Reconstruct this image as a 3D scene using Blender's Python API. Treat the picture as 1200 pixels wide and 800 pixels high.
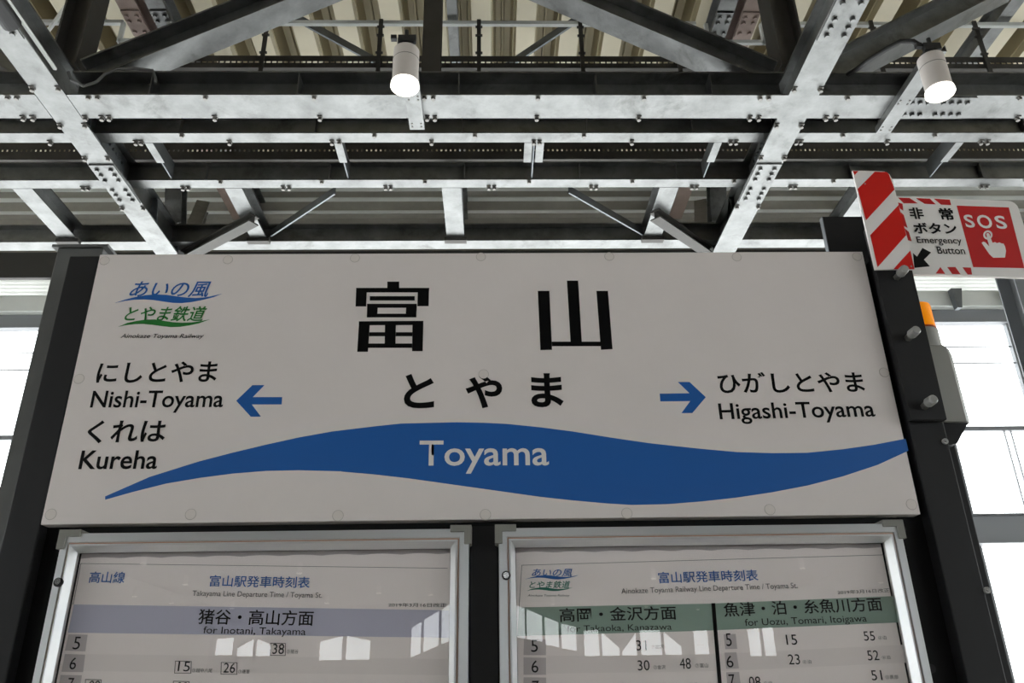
import bpy, bmesh, json, math
from mathutils import Vector, Matrix

for o in list(bpy.data.objects):
    bpy.data.objects.remove(o)
scene = bpy.context.scene
COL = scene.collection

# ------------------------------------------------------------------ camera, sky, exposure
CAM_F, CAM_PITCH, CAM_YAW, CAM_ROLL = 950.0, 0.42013, 0.02644, -0.01738
CAM_LOC = (0.02064, -2.40477, 1.52)
def make_camera():
    cp, sp = math.cos(CAM_PITCH), math.sin(CAM_PITCH)
    cy, sy = math.cos(CAM_YAW), math.sin(CAM_YAW)
    cr, sr = math.cos(CAM_ROLL), math.sin(CAM_ROLL)
    f = Vector((sy*cp, cy*cp, sp)); r0 = Vector((cy, -sy, 0)); u0 = r0.cross(f)
    r = cr*r0 + sr*u0; u = -sr*r0 + cr*u0
    cam = bpy.data.cameras.new('camera'); o = bpy.data.objects.new('camera', cam); COL.objects.link(o)
    m = Matrix((r, u, -f)).transposed().to_4x4(); m.translation = CAM_LOC
    o.matrix_world = m
    cam.sensor_width = 36; cam.lens = CAM_F*36/1200; cam.clip_start = .05; cam.clip_end = 300
    scene.camera = o
make_camera()

SKY_STRENGTH = 6.0
w = bpy.data.worlds.new('overcast_sky'); scene.world = w; w.use_nodes = True
bg = w.node_tree.nodes['Background']; bg.inputs[0].default_value = (1, 1, .985, 1); bg.inputs[1].default_value = SKY_STRENGTH
vs = scene.view_settings
vs.view_transform = 'Standard'; vs.look = 'None'; vs.gamma = 1; vs.use_curve_mapping = False
vs.exposure = -0.04
scene.cycles.max_bounces = 10; scene.cycles.diffuse_bounces = 6; scene.cycles.transparent_max_bounces = 16
scene.cycles.sample_clamp_indirect = 8

D = json.loads(r"""{"sign_text":[["にしとやま","box","ink",0.018,0.0,-1.228,2.4596,0.3761,0.0017,0.0716],["Nishi-Toyama","cap","ink",0.012,0.0,-1.229,2.3802,0.4086,-0.002,0.0537],["くれは","box","ink",0.018,0.0,-1.2204,2.2634,0.2373,0.0009,0.0738],["Kureha","cap","ink",0.014,0.0,-1.2258,2.1848,0.2332,-0.0012,0.0557],["と","box","ink",0.03,0.0,-0.2586,2.3681,0.0949,-0.0009,0.1157],["や","box","ink",0.03,0.0,-0.0654,2.3664,0.116,-0.0011,0.1148],["ま","box","ink",0.03,0.0,0.1419,2.3678,0.1019,-0.0009,0.115],["Toyama","cap","pale",0.012,0.0,-0.2047,2.1853,0.3952,-0.0028,0.0761],["ひがしとやま","box","ink",0.018,0.0,0.7401,2.4088,0.4701,0.0009,0.0717],["Higashi-Toyama","cap","ink",0.012,0.0,0.7311,2.3235,0.4944,0.005,0.0509],["あいの風","box","blue",0.009,0.28,-1.177,2.7628,0.2628,-0.0016,0.0596],["とやま鉄道","box","green",0.012,0.28,-1.1769,2.6747,0.2625,-0.0017,0.0559],["Ainokaze Toyama Railway","cap","ink",0.006,0.25,-1.1774,2.6158,0.2656,-0.0019,0.0145]],"logo_blue":[[-1.2185,2.7425],[-1.1874,2.7549],[-1.1556,2.7639],[-1.1233,2.7705],[-1.0903,2.7733],[-1.0565,2.7714],[-1.0221,2.7657],[-0.9879,2.7608],[-0.9578,2.759],[-0.9283,2.7609],[-0.903,2.7667],[-0.8741,2.7745],[-0.8987,2.7624],[-0.9345,2.7521],[-0.9669,2.7447],[-0.9998,2.7407],[-1.0296,2.7418],[-1.06,2.7465],[-1.0944,2.7526],[-1.1244,2.7549],[-1.1577,2.7543],[-1.1866,2.7503]],"logo_green":[[-1.1918,2.656],[-1.1651,2.6697],[-1.137,2.6765],[-1.1084,2.6812],[-1.0791,2.6815],[-1.0489,2.6763],[-1.0188,2.6712],[-0.9891,2.669],[-0.9599,2.67],[-0.9347,2.6735],[-0.9018,2.6803],[-0.9337,2.6669],[-0.9656,2.659],[-0.9942,2.6543],[-1.0234,2.6536],[-1.0533,2.6575],[-1.0833,2.6622],[-1.1132,2.6657],[-1.1423,2.6651],[-1.1709,2.6612]],"wave":[[-1.1302,2.1004],[-1.0086,2.1581],[-0.8677,2.2045],[-0.7716,2.2304],[-0.6743,2.2544],[-0.5758,2.2766],[-0.4761,2.2947],[-0.3429,2.3105],[-0.2642,2.3184],[-0.1625,2.3201],[-0.0908,2.321],[-0.0086,2.3186],[0.0633,2.3142],[0.1659,2.3024],[0.2681,2.2875],[0.3902,2.266],[0.5007,2.248],[0.5776,2.2382],[0.6638,2.2278],[0.7716,2.2166],[0.8802,2.2121],[0.9897,2.2121],[1.1012,2.2222],[1.203,2.2358],[1.3053,2.2541],[1.3058,2.2156],[1.2011,2.172],[1.0855,2.1369],[0.9727,2.1099],[0.8623,2.0906],[0.7533,2.0757],[0.6456,2.0652],[0.5388,2.058],[0.433,2.0571],[0.3568,2.0627],[0.2581,2.0727],[0.1594,2.0848],[0.0605,2.1],[-0.0884,2.1228],[-0.2381,2.1457],[-0.3381,2.1585],[-0.4381,2.1682],[-0.437,2.1692],[-0.5665,2.1737],[-0.6655,2.1727],[-0.7636,2.1656],[-0.8605,2.1535],[-0.9563,2.1374],[-1.0499,2.1134],[-1.1283,2.0905]],"arrow_l":[[-0.7811,2.398],[-0.7367,2.4496],[-0.6994,2.4493],[-0.7311,2.4096],[-0.6394,2.4088],[-0.639,2.3847],[-0.7314,2.3855],[-0.6983,2.345],[-0.7299,2.3453]],"arrow_r":[[0.5496,2.4101],[0.645,2.4105],[0.6118,2.449],[0.649,2.4487],[0.6951,2.397],[0.6469,2.3445],[0.6125,2.3448],[0.6445,2.3844],[0.5494,2.3841]],"kanji1":[[[-0.33,2.8171],[-0.2903,2.8169],[-0.2892,2.7918],[-0.3289,2.7921]],[[-0.4323,2.7939],[-0.189,2.7925],[-0.1897,2.7757],[-0.4318,2.7771]],[[-0.4318,2.7771],[-0.3962,2.7769],[-0.3954,2.7247],[-0.4302,2.7249]],[[-0.2271,2.7759],[-0.1897,2.7757],[-0.1894,2.7246],[-0.2266,2.7248]],[[-0.3855,2.7626],[-0.2365,2.7618],[-0.236,2.7457],[-0.3846,2.7466]],[[-0.3927,2.7344],[-0.229,2.7334],[-0.2285,2.7188],[-0.3918,2.7198]],[[-0.3911,2.6979],[-0.2289,2.6969],[-0.2285,2.6836],[-0.3909,2.6846]],[[-0.3918,2.7198],[-0.357,2.7196],[-0.357,2.6977],[-0.3911,2.6979]],[[-0.2634,2.719],[-0.2285,2.7188],[-0.2289,2.6969],[-0.2637,2.6971]],[[-0.416,2.6704],[-0.2054,2.6708],[-0.2049,2.6558],[-0.4151,2.656]],[[-0.4151,2.656],[-0.3796,2.6558],[-0.3802,2.5616],[-0.4147,2.5619]],[[-0.2406,2.656],[-0.2049,2.6558],[-0.2044,2.5626],[-0.2384,2.5629]],[[-0.3301,2.656],[-0.2945,2.6558],[-0.2928,2.5901],[-0.328,2.5904]],[[-0.3793,2.6308],[-0.3288,2.6304],[-0.3287,2.6162],[-0.3795,2.6166]],[[-0.2934,2.6302],[-0.2401,2.6298],[-0.2399,2.6156],[-0.2932,2.616]],[[-0.3802,2.5908],[-0.2394,2.5897],[-0.2388,2.5745],[-0.3801,2.5756]]],"kanji2":[[[0.1735,2.7792],[0.2123,2.779],[0.2134,2.5642],[0.1758,2.5633]],[[0.2727,2.8176],[0.3107,2.8174],[0.3114,2.5916],[0.2748,2.5919]],[[0.3699,2.7781],[0.4088,2.7779],[0.4101,2.565],[0.3723,2.563]],[[0.2134,2.5929],[0.373,2.5918],[0.3731,2.5759],[0.2139,2.577]]],"caps":[[-1.2818,2.9017],[-0.8704,2.9035],[-0.4436,2.9079],[-1.2814,2.4754],[-0.0167,2.9111],[0.4218,2.9103],[-0.0083,2.4807],[0.86,2.906],[1.2771,2.9055],[1.2833,2.4763],[-0.4389,2.0353],[-0.0036,2.0332],[0.4173,2.0321],[0.8469,2.0381],[1.2784,2.0485],[-1.278,2.049],[-0.8709,2.0442]],"left_text":[["高山線","box","blue",0.008,0.0,-1.1371,1.8542,0.1011,-0.0023,0.0318],["富山駅発車時刻表","box","blue",0.008,0.0,-0.7939,1.8397,0.2866,-0.0086,0.0318],["Takayama Line Departure Time / Toyama St.","cap","grey",0,0.0,-0.8375,1.815,0.3678,-0.0106,0.0141],["2019年3月16日改正","box","ink",0,0.0,-0.2802,1.7772,0.1647,-0.0032,0.0107],["猪谷・高山方面","box","ink",0.01,0.0,-0.8117,1.7378,0.3227,-0.0091,0.0412],["for Inotani, Takayama","cap","ink",0,0.0,-0.793,1.7138,0.2853,-0.0088,0.0181],["5","box","ink",0.0,0.0,-1.1461,1.6766,0.0188,-0.0007,0.0334],["6","box","ink",0.0,0.0,-1.145,1.6256,0.0175,-0.0007,0.0306],["7","box","ink",0.0,0.0,-1.1408,1.574,0.0161,-0.0007,0.0301],["15","box","ink",0.0,0.0,-0.8491,1.6161,0.0326,-0.0009,0.0251],["26","box","ink",0.0,0.0,-0.7241,1.6105,0.0315,-0.0009,0.0251],["38","box","ink",0.0,0.0,-0.5952,1.6568,0.0318,-0.0009,0.0267],["09","box","ink",0.0,0.0,-1.0831,1.5709,0.0299,-0.0009,0.0257],["09","box","ink",0.0,0.0,-0.8456,1.563,0.03,-0.0009,0.0257],["③越中八尾","box","ink",0.0,0.0,-0.8092,1.6129,0.0547,-0.0013,0.01],["⑦速星","box","ink",0.0,0.0,-0.6832,1.6082,0.0315,-0.0009,0.01],["③猪谷","box","ink",0.0,0.0,-0.5558,1.6573,0.0323,-0.0009,0.0111]],"left_band":[[-1.1658,1.7959],[-0.1069,1.7655],[-0.1062,1.692],[-1.1675,1.7208]],"left_rows":[[[-1.1059,1.6643],[-0.1056,1.6362],[-0.1049,1.5946],[-1.1066,1.6207]]],"left_tabs":[[[-1.1642,1.7163],[-1.1118,1.7144],[-1.1096,1.671],[-1.1661,1.6741]],[[-1.1642,1.6652],[-1.1079,1.6626],[-1.1054,1.6179],[-1.1641,1.6198]],[[-1.1647,1.6118],[-1.1068,1.6099],[-1.1057,1.5586],[-1.1629,1.5595]]],"left_boxes":[[[-0.8594,1.6431],[-0.8142,1.6413],[-0.811,1.6099],[-0.8571,1.611]],[[-0.7334,1.6377],[-0.6884,1.6361],[-0.6851,1.6052],[-0.7303,1.6063]],[[-0.6029,1.6858],[-0.5603,1.6842],[-0.558,1.6513],[-0.6006,1.6524]],[[-1.0956,1.6],[-1.0516,1.5983],[-1.0474,1.564],[-1.091,1.5647]],[[-0.857,1.592],[-0.8128,1.5903],[-0.809,1.556],[-0.8527,1.5567]]],"left_lines":[[[-1.1692,1.9093],[-0.1137,1.8824],[-0.1137,1.8812],[-1.169,1.9081]],[[-1.1696,1.9088],[-1.1682,1.9088],[-1.1674,1.7959],[-1.1689,1.7959]]],"right_logo_blue":[[0.1097,1.8477],[0.1248,1.8521],[0.1399,1.8554],[0.155,1.8577],[0.1701,1.8585],[0.1851,1.8577],[0.2001,1.8555],[0.2151,1.8536],[0.2284,1.8528],[0.2418,1.8534],[0.2536,1.8554],[0.2671,1.8582],[0.2552,1.8538],[0.2383,1.8502],[0.2232,1.8476],[0.2081,1.8462],[0.1947,1.8467],[0.1815,1.8486],[0.1665,1.851],[0.1532,1.8519],[0.1382,1.8518],[0.1248,1.8504]],"right_logo_teal":[[0.114,1.8154],[0.1274,1.8204],[0.1407,1.8229],[0.154,1.8245],[0.1673,1.8245],[0.1806,1.8225],[0.1938,1.8205],[0.207,1.8195],[0.2203,1.8198],[0.232,1.821],[0.2474,1.8234],[0.2319,1.8186],[0.2168,1.8157],[0.2035,1.814],[0.1902,1.8139],[0.177,1.8155],[0.1638,1.8173],[0.1505,1.8187],[0.1373,1.8186],[0.124,1.8173]],"right_text":[["あいの風","box","blue",0.009,0.28,0.1302,1.855,0.1179,-0.0016,0.0218],["とやま鉄道","box","teal",0.012,0.28,0.1224,1.8224,0.1187,-0.0016,0.0208],["Ainokaze Toyama Railway","cap","ink",0.0,0.25,0.1169,1.8002,0.1207,-0.0016,0.0055],["富山駅発車時刻表","box","blue",0.008,0.0,0.4969,1.8308,0.2915,0.0038,0.0321],["Ainokaze Toyama Railway Line Departure Time / Toyama St.","cap","grey",0,0.0,0.3867,1.8038,0.5123,0.0092,0.0147],["2019年3月16日改正","box","ink",0,0.0,1.0127,1.7932,0.1528,0.0046,0.0109],["高岡・金沢方面","box","ink",0.01,0.0,0.2061,1.7289,0.333,0.002,0.0381],["for Takaoka, Kanazawa","cap","ink",0,0.0,0.2255,1.7023,0.2971,0.0021,0.0166],["魚津・泊・糸魚川方面","box","ink",0.01,0.0,0.6762,1.736,0.459,0.0101,0.039],["for Uozu, Tomari, Itoigawa","cap","ink",0,0.0,0.7326,1.7113,0.3508,0.007,0.0184],["5","box","ink",0,0.0,0.1231,1.651,0.0188,0.0004,0.0318],["6","box","ink",0,0.0,0.1229,1.5976,0.0189,0.0004,0.0314],["7","box","ink",0,0.0,0.1232,1.5457,0.0194,0.0003,0.0312],["31","box","ink",0,0.0,0.418,1.6506,0.029,0.0002,0.0269],["30","box","ink",0,0.0,0.4182,1.5986,0.033,0.0002,0.0264],["48","box","ink",0,0.0,0.5357,1.6008,0.031,0.0002,0.0278],["5","box","ink",0,0.0,0.6728,1.6581,0.0157,0.0004,0.0339],["6","box","ink",0,0.0,0.6671,1.6025,0.0192,0.0004,0.031],["7","box","ink",0,0.0,0.6681,1.5534,0.0166,0.0004,0.0315],["23","box","ink",0,0.0,0.8415,1.6076,0.0325,0.0002,0.0266],["08","box","ink",0,0.0,0.7235,1.5514,0.032,0.0002,0.0271],["15","box","ink",0,0.0,0.8435,1.659,0.0308,0.0002,0.0271],["55","box","ink",0,0.0,1.066,1.6668,0.0317,0.0002,0.025],["52","box","ink",0,0.0,1.0665,1.6149,0.0324,0.0002,0.0263],["51","box","ink",0,0.0,1.0674,1.5635,0.0297,0.0002,0.0258],["58","box","ink",0,0.0,0.5553,1.5389,0.0283,0.0002,0.0259],["⑦金沢","box","ink",0,0.0,0.4594,1.6545,0.036,-0.0001,0.0112],["⑦金沢","box","ink",0,0.0,0.4619,1.6012,0.0333,-0.0001,0.011],["⑦富山","box","ink",0,0.0,0.5789,1.6039,0.0358,-0.0001,0.011],["④泊","box","ink",0,0.0,0.8814,1.6092,0.0241,0.0001,0.01],["④泊","box","ink",0,0.0,1.1067,1.6692,0.0232,0.0001,0.0102],["④泊","box","ink",0,0.0,1.1071,1.6174,0.023,0.0001,0.01],["⑤黒部","box","ink",0,0.0,1.1062,1.5662,0.0359,-0.0001,0.0105],["④泊","box","ink",0,0.0,0.7644,1.5551,0.0226,0.0001,0.0108]],"right_band":[[0.0908,1.7704],[0.6416,1.7733],[1.1867,1.787],[1.1775,1.7146],[0.6015,1.6999],[0.0846,1.6937]],"right_rows":[[[0.1668,1.6399],[0.6427,1.6384],[0.6422,1.5941],[0.1653,1.5948]],[[0.6499,1.6383],[1.1855,1.6551],[1.1825,1.608],[0.6493,1.594]]],"right_tabs":[[[0.1036,1.6856],[0.1659,1.6835],[0.1638,1.6422],[0.1015,1.6437]],[[0.1016,1.6375],[0.1643,1.6355],[0.1628,1.5916],[0.1004,1.5929]],[[0.1005,1.5864],[0.1626,1.5848],[0.1611,1.5387],[0.0981,1.5397]],[[0.6683,1.6898],[0.7024,1.6905],[0.7021,1.6509],[0.6682,1.6503]],[[0.6647,1.6414],[0.6985,1.642],[0.7002,1.5998],[0.6643,1.5993]],[[0.6632,1.5905],[0.6991,1.591],[0.6996,1.541],[0.6618,1.5416]]],"right_divider":[[0.643,1.7742],[0.6541,1.7745],[0.6464,1.5311],[0.6358,1.5312]],"right_lines":[[[0.1018,1.8881],[1.176,1.9042],[1.1757,1.9029],[0.1018,1.8869]],[[0.1011,1.8876],[0.1025,1.8876],[0.0923,1.7715],[0.0909,1.7716]]],"hazard_red":[[[1.3021,3.225],[1.3223,3.225],[1.3063,3.2086]],[[1.3805,3.2221],[1.4216,3.221],[1.4289,3.2116],[1.4353,3.1465],[1.3097,3.0204],[1.305,3.149]],[[1.4367,3.0826],[1.4368,2.9604],[1.313,2.8361],[1.3126,2.9609]],[[1.4377,2.8998],[1.4358,2.8276],[1.3647,2.828]]],"em_red":[[0.241,3.1367],[0.4405,3.1376],[0.4275,2.8854],[0.238,2.8831]],"em_stripes":[[[0.0244,3.1611],[0.0671,3.1619],[0.0941,3.1401],[0.0405,3.1378]],[[0.0924,3.162],[0.1449,3.1621],[0.1616,3.1387],[0.12,3.1391]],[[0.1606,3.1628],[0.2207,3.1611],[0.2198,3.138],[0.182,3.1385]],[[0.0181,3.1412],[0.0351,3.1354],[0.0317,3.107],[0.0217,3.1142]],[[0.0205,3.1001],[0.0292,3.0875],[0.0316,3.0343],[0.0191,3.0423]],[[0.0206,3.0317],[0.0325,3.0174],[0.0344,2.9798],[0.022,2.9835]],[[0.0927,2.8529],[0.1158,2.8789],[0.1272,2.853]],[[0.1413,2.8798],[0.1716,2.8808],[0.1832,2.8528],[0.1533,2.8529]],[[0.1979,2.8807],[0.228,2.8807],[0.2255,2.8532],[0.2094,2.8527]]],"em_text":[["非","box","ink",0.03,0.0,0.0514,3.0713,0.0529,0.0011,0.049],["常","box","ink",0.03,0.0,0.1647,3.0717,0.0533,0.0011,0.0513],["ボタン","box","ink",0.03,0.0,0.0519,3.0108,0.1631,0.0043,0.046],["Emergency","cap","ink",0.008,0.0,0.0536,2.9732,0.1668,0.0031,0.0253],["Button","cap","ink",0.008,0.0,0.1194,2.9322,0.1025,0.0016,0.0282],["S","box","white",0.02,0.0,0.2532,3.0442,0.0358,0.0004,0.0544],["O","box","white",0.02,0.0,0.3012,3.0429,0.0555,0.0011,0.0566],["S","box","white",0.02,0.0,0.3702,3.0435,0.041,0.0006,0.0556]],"em_arrow":[[0.0681,2.9541],[0.0959,2.9365],[0.0626,2.9066],[0.0779,2.8806],[0.0202,2.8726],[0.0282,2.932],[0.04,2.918]],"em_ring":[[[0.3445,3.017],[0.3425,3.0119],[0.3395,3.0072],[0.3356,3.0031],[0.3312,2.9999],[0.3264,2.9979],[0.3217,2.997],[0.3174,2.9975],[0.3137,2.9993],[0.3109,3.0022],[0.3091,3.0061],[0.3086,3.0106],[0.3094,3.0156],[0.3113,3.0206],[0.3143,3.0253],[0.3182,3.0295],[0.3226,3.0327],[0.3274,3.0348],[0.3321,3.0356],[0.3365,3.0351],[0.3402,3.0334],[0.3431,3.0304],[0.3448,3.0265],[0.3453,3.0219]],[[0.3377,3.0167],[0.3365,3.0136],[0.3346,3.0107],[0.3322,3.0082],[0.3295,3.0063],[0.3266,3.005],[0.3237,3.0045],[0.3211,3.0048],[0.3188,3.0059],[0.3171,3.0077],[0.316,3.01],[0.3157,3.0128],[0.3162,3.0159],[0.3174,3.0189],[0.3192,3.0218],[0.3216,3.0243],[0.3243,3.0263],[0.3272,3.0276],[0.3301,3.0281],[0.3328,3.0278],[0.3351,3.0267],[0.3368,3.0249],[0.3378,3.0225],[0.3381,3.0197]]],"em_hand":[[0.3225,3.0214],[0.3283,3.0248],[0.3332,3.0218],[0.3342,3.0038],[0.3357,2.9849],[0.3461,2.9874],[0.3527,2.9835],[0.3623,2.987],[0.3689,2.983],[0.3764,2.9822],[0.3793,2.9719],[0.3778,2.953],[0.3663,2.9255],[0.3217,2.9229],[0.3112,2.937],[0.2947,2.9823],[0.3019,2.9879],[0.3088,2.985],[0.3198,2.9686],[0.3201,2.998]],"B1f":[-3.252,-3.184,-2.822,-2.707,-2.657,-1.922,-1.186,-0.431,-0.377,0.346,1.074,1.87,1.934,2.419,2.491,3.815],"B1n":[-3.244,-3.183,-2.705,-2.644,-1.919,-1.184,-0.434,-0.373,0.344,1.074,1.88,1.94,2.491,3.702],"B2f":[-3.284,-2.648,-2.608,-1.95,-1.181,-1.128,-0.431,0.345,0.389,1.093,1.851,1.893,2.357,2.394,3.063,3.794,3.845],"B3f":[-3.312,-3.27,-2.503,-2.459,-1.688,-1.639,-0.851,-0.808,-0.001,0.044,0.846,0.888,1.685,1.726,2.512,2.553,4.125,4.17],"hall_lamps":[[-9.66,-20.75],[-9.96,-24.93],[-12.72,-27.8],[-12.23,-30.0],[-10.54,-32.04],[-5.84,-22.87],[-6.5,-30.73],[-4.1,-27.8],[-2.29,-28.51],[5.27,-25.04],[6.19,-27.74],[6.49,-33.67],[9.04,-35.05],[9.56,-23.2],[13.65,-26.91],[8.58,-27.99],[2.42,-32.17]],"cam":[950.0,0.42013,0.02644,-0.01738,0.02064,-2.40477,1.52]}""")

# ------------------------------------------------------------------ materials
def srgb(r, g, b):
    f = lambda c: (c/255/12.92) if c/255 <= .04045 else ((c/255+.055)/1.055)**2.4
    return (f(r), f(g), f(b), 1)
def mat(name, col, rough=.5, metal=0.0, mott=0.0, scale=6.0, bump=0.0, spec=.5, stretch=(1,1,1), emit=0.0):
    m = bpy.data.materials.new(name); m.use_nodes = True
    nt = m.node_tree; b = nt.nodes['Principled BSDF']
    b.inputs['Base Color'].default_value = col; b.inputs['Roughness'].default_value = rough
    b.inputs['Metallic'].default_value = metal; b.inputs['Specular IOR Level'].default_value = spec
    if emit:
        b.inputs['Emission Color'].default_value = col; b.inputs['Emission Strength'].default_value = emit
    if mott or bump:
        tc = nt.nodes.new('ShaderNodeTexCoord'); mp = nt.nodes.new('ShaderNodeMapping'); mp.inputs['Scale'].default_value = stretch
        n = nt.nodes.new('ShaderNodeTexNoise'); n.inputs['Scale'].default_value = scale; n.inputs['Detail'].default_value = 7; n.inputs['Roughness'].default_value = .65
        nt.links.new(tc.outputs['Object'], mp.inputs[0]); nt.links.new(mp.outputs[0], n.inputs['Vector'])
        if mott:
            mr = nt.nodes.new('ShaderNodeMapRange'); mr.inputs[1].default_value = .3; mr.inputs[2].default_value = .7
            mr.inputs[3].default_value = 1-mott; mr.inputs[4].default_value = 1+mott*.5
            mx = nt.nodes.new('ShaderNodeVectorMath'); mx.operation = 'SCALE'; mx.inputs[0].default_value = col[:3]
            nt.links.new(n.outputs['Fac'], mr.inputs[0]); nt.links.new(mr.outputs[0], mx.inputs['Scale'])
            nt.links.new(mx.outputs[0], b.inputs['Base Color'])
            mr2 = nt.nodes.new('ShaderNodeMapRange'); mr2.inputs[3].default_value = max(.05, rough-.08); mr2.inputs[4].default_value = min(1, rough+.1)
            nt.links.new(n.outputs['Fac'], mr2.inputs[0]); nt.links.new(mr2.outputs[0], b.inputs['Roughness'])
        if bump:
            bp = nt.nodes.new('ShaderNodeBump'); bp.inputs['Strength'].default_value = bump; bp.inputs['Distance'].default_value = .01
            nt.links.new(n.outputs['Fac'], bp.inputs['Height']); nt.links.new(bp.outputs[0], b.inputs['Normal'])
    return m
def stained(m, col, dark, scale, lo, hi):
    """broad irregular stains over the metal"""
    nt = m.node_tree; b = nt.nodes['Principled BSDF']; src = b.inputs['Base Color'].links[0].from_socket
    tc = nt.nodes.new('ShaderNodeTexCoord'); n = nt.nodes.new('ShaderNodeTexNoise'); n.inputs['Scale'].default_value = scale; n.inputs['Detail'].default_value = 5; n.inputs['Roughness'].default_value = .7; n.inputs['Distortion'].default_value = .35
    mr = nt.nodes.new('ShaderNodeMapRange'); mr.inputs[1].default_value = lo; mr.inputs[2].default_value = hi; mr.inputs[3].default_value = 0; mr.inputs[4].default_value = .75
    mx = nt.nodes.new('ShaderNodeMix'); mx.data_type = 'RGBA'
    nt.links.new(tc.outputs['Object'], n.inputs['Vector']); nt.links.new(n.outputs['Fac'], mr.inputs[0]); nt.links.new(mr.outputs[0], mx.inputs[0])
    nt.links.new(src, mx.inputs[6]); mx.inputs[7].default_value = dark; nt.links.new(mx.outputs[2], b.inputs['Base Color'])
    return m
def glass(name, tint=(1,1,1,1), f0=.04):
    """clear sheet: transparent with Schlick reflection on each face"""
    m = bpy.data.materials.new(name); m.use_nodes = True; nt = m.node_tree; nt.nodes.clear()
    N = nt.nodes.new
    out = N('ShaderNodeOutputMaterial'); mix = N('ShaderNodeMixShader'); tr = N('ShaderNodeBsdfTransparent'); gl = N('ShaderNodeBsdfGlossy')
    lw = N('ShaderNodeLayerWeight'); pw = N('ShaderNodeMath'); pw.operation = 'POWER'; pw.inputs[1].default_value = 5
    ml = N('ShaderNodeMath'); ml.operation = 'MULTIPLY_ADD'; ml.inputs[1].default_value = 1-f0; ml.inputs[2].default_value = f0
    lw.inputs['Blend'].default_value = .5
    tr.inputs[0].default_value = tint; gl.inputs['Roughness'].default_value = 0
    nt.links.new(lw.outputs['Facing'], pw.inputs[0]); nt.links.new(pw.outputs[0], ml.inputs[0]); nt.links.new(ml.outputs[0], mix.inputs[0])
    nt.links.new(tr.outputs[0], mix.inputs[1]); nt.links.new(gl.outputs[0], mix.inputs[2]); nt.links.new(mix.outputs[0], out.inputs[0])
    return m
M = dict(
    galv=mat('galvanised_steel', srgb(128,129,128), .42, .93, .34, 5.0),
    galv_dull=mat('dull_galvanised_steel', srgb(118,122,125), .5, .88, .25, 6.0),
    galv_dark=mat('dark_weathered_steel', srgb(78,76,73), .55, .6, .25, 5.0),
    primer=mat('red_brown_primed_steel', srgb(150,132,124), .6, .2, .2, 6.0),
    bolt=mat('bolt_steel', srgb(120,118,114), .45, .7, .2, 30),
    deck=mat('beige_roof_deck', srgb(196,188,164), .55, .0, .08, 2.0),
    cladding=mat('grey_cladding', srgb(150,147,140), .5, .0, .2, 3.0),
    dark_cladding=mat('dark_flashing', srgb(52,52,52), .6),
    deckshade=mat('deck_recess_shade', srgb(142,131,102), .6, .0, .08, 2.0),
    seal=mat('pinkish_seal', srgb(196,160,140), .5),
    darkceil=mat('dark_hall_ceiling', srgb(58,57,56), .7),
    pale=mat('pale_grey_paint', srgb(205,208,205), .5, 0, .06, 3),
    midgrey=mat('grey_window_steel', srgb(120,122,125), .5, .2),
    concrete=mat('platform_floor', srgb(185,183,178), .6, 0, .1, 2.0),
    wallpaint=mat('hall_wall_paint', srgb(150,146,142), .7),
    sign=mat('off_white_sign_face', srgb(228,220,218), .38, 0, .035, 3.0),
    cap=mat('sign_cap', srgb(222,214,210), .35),
    capring=mat('cap_groove', srgb(176,168,164), .6),
    black=mat('black_coated_steel', srgb(36,36,38), .5, .0, .1, 20, spec=.25),
    blackin=mat('black_recess', srgb(18,18,19), .6, spec=.2),
    greypost=mat('grey_coated_steel', srgb(96,97,96), .5, .1, .12, 8),
    alu=mat('brushed_aluminium', srgb(230,232,233), .33, 1.0),
    corner=mat('grey_plastic_corner', srgb(128,127,122), .55),
    paper=mat('poster_paper', srgb(246,237,235), .6),
    paperback=mat('poster_backing', srgb(190,182,182), .6),
    bandblue=mat('blue_grey_print', srgb(190,189,208), .6),
    bandgreen=mat('green_grey_print', srgb(142,164,152), .6),
    tab=mat('grey_print', srgb(200,191,192), .6),
    row=mat('pale_grey_print', srgb(238,229,227), .6),
    ink=mat('black_print', srgb(8,8,9), .45, spec=.15),
    inkgrey=mat('grey_ink', srgb(92,90,90), .5),
    blue=mat('blue_print', srgb(26,92,168), .4),
    green=mat('green_print', srgb(30,116,44), .4),
    teal=mat('teal_print', srgb(20,110,90), .4),
    palelet=mat('pale_print', srgb(226,222,220), .4),
    white=mat('white_sheet', srgb(232,228,226), .4),
    red=mat('red_sheet', srgb(206,22,16), .35),
    darkred=mat('red_print', srgb(190,20,28), .35),
    lampbody=mat('white_lamp_body', srgb(192,185,180), .4, 0, .03),
    lamplens=mat('lamp_lens', (1,.93,.82,1), .3, emit=90.0),
    lamprim=mat('lamp_rim_glass', (1,.95,.88,1), .3, emit=1.6),
    rubber=mat('black_rubber', srgb(24,24,24), .6),
    amber=mat('amber_lens', srgb(255,150,10), .2, emit=.35),
    amberdark=mat('amber_base_ring', srgb(190,80,5), .3),
    housing=mat('grey_plastic_housing', srgb(160,160,156), .45),
    knob=mat('grey_bolt_cap', srgb(150,150,148), .4),
    lock=mat('chrome_lock', srgb(200,200,200), .2, 1.0),
    pane=glass('window_glass', (.97,.99,1,1), .04),
    acrylic=glass('case_acrylic', (.995,.995,.995,1), .042),
)

stained(M['galv'], None, srgb(88,88,86), 3.2, .54, .70)

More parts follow.
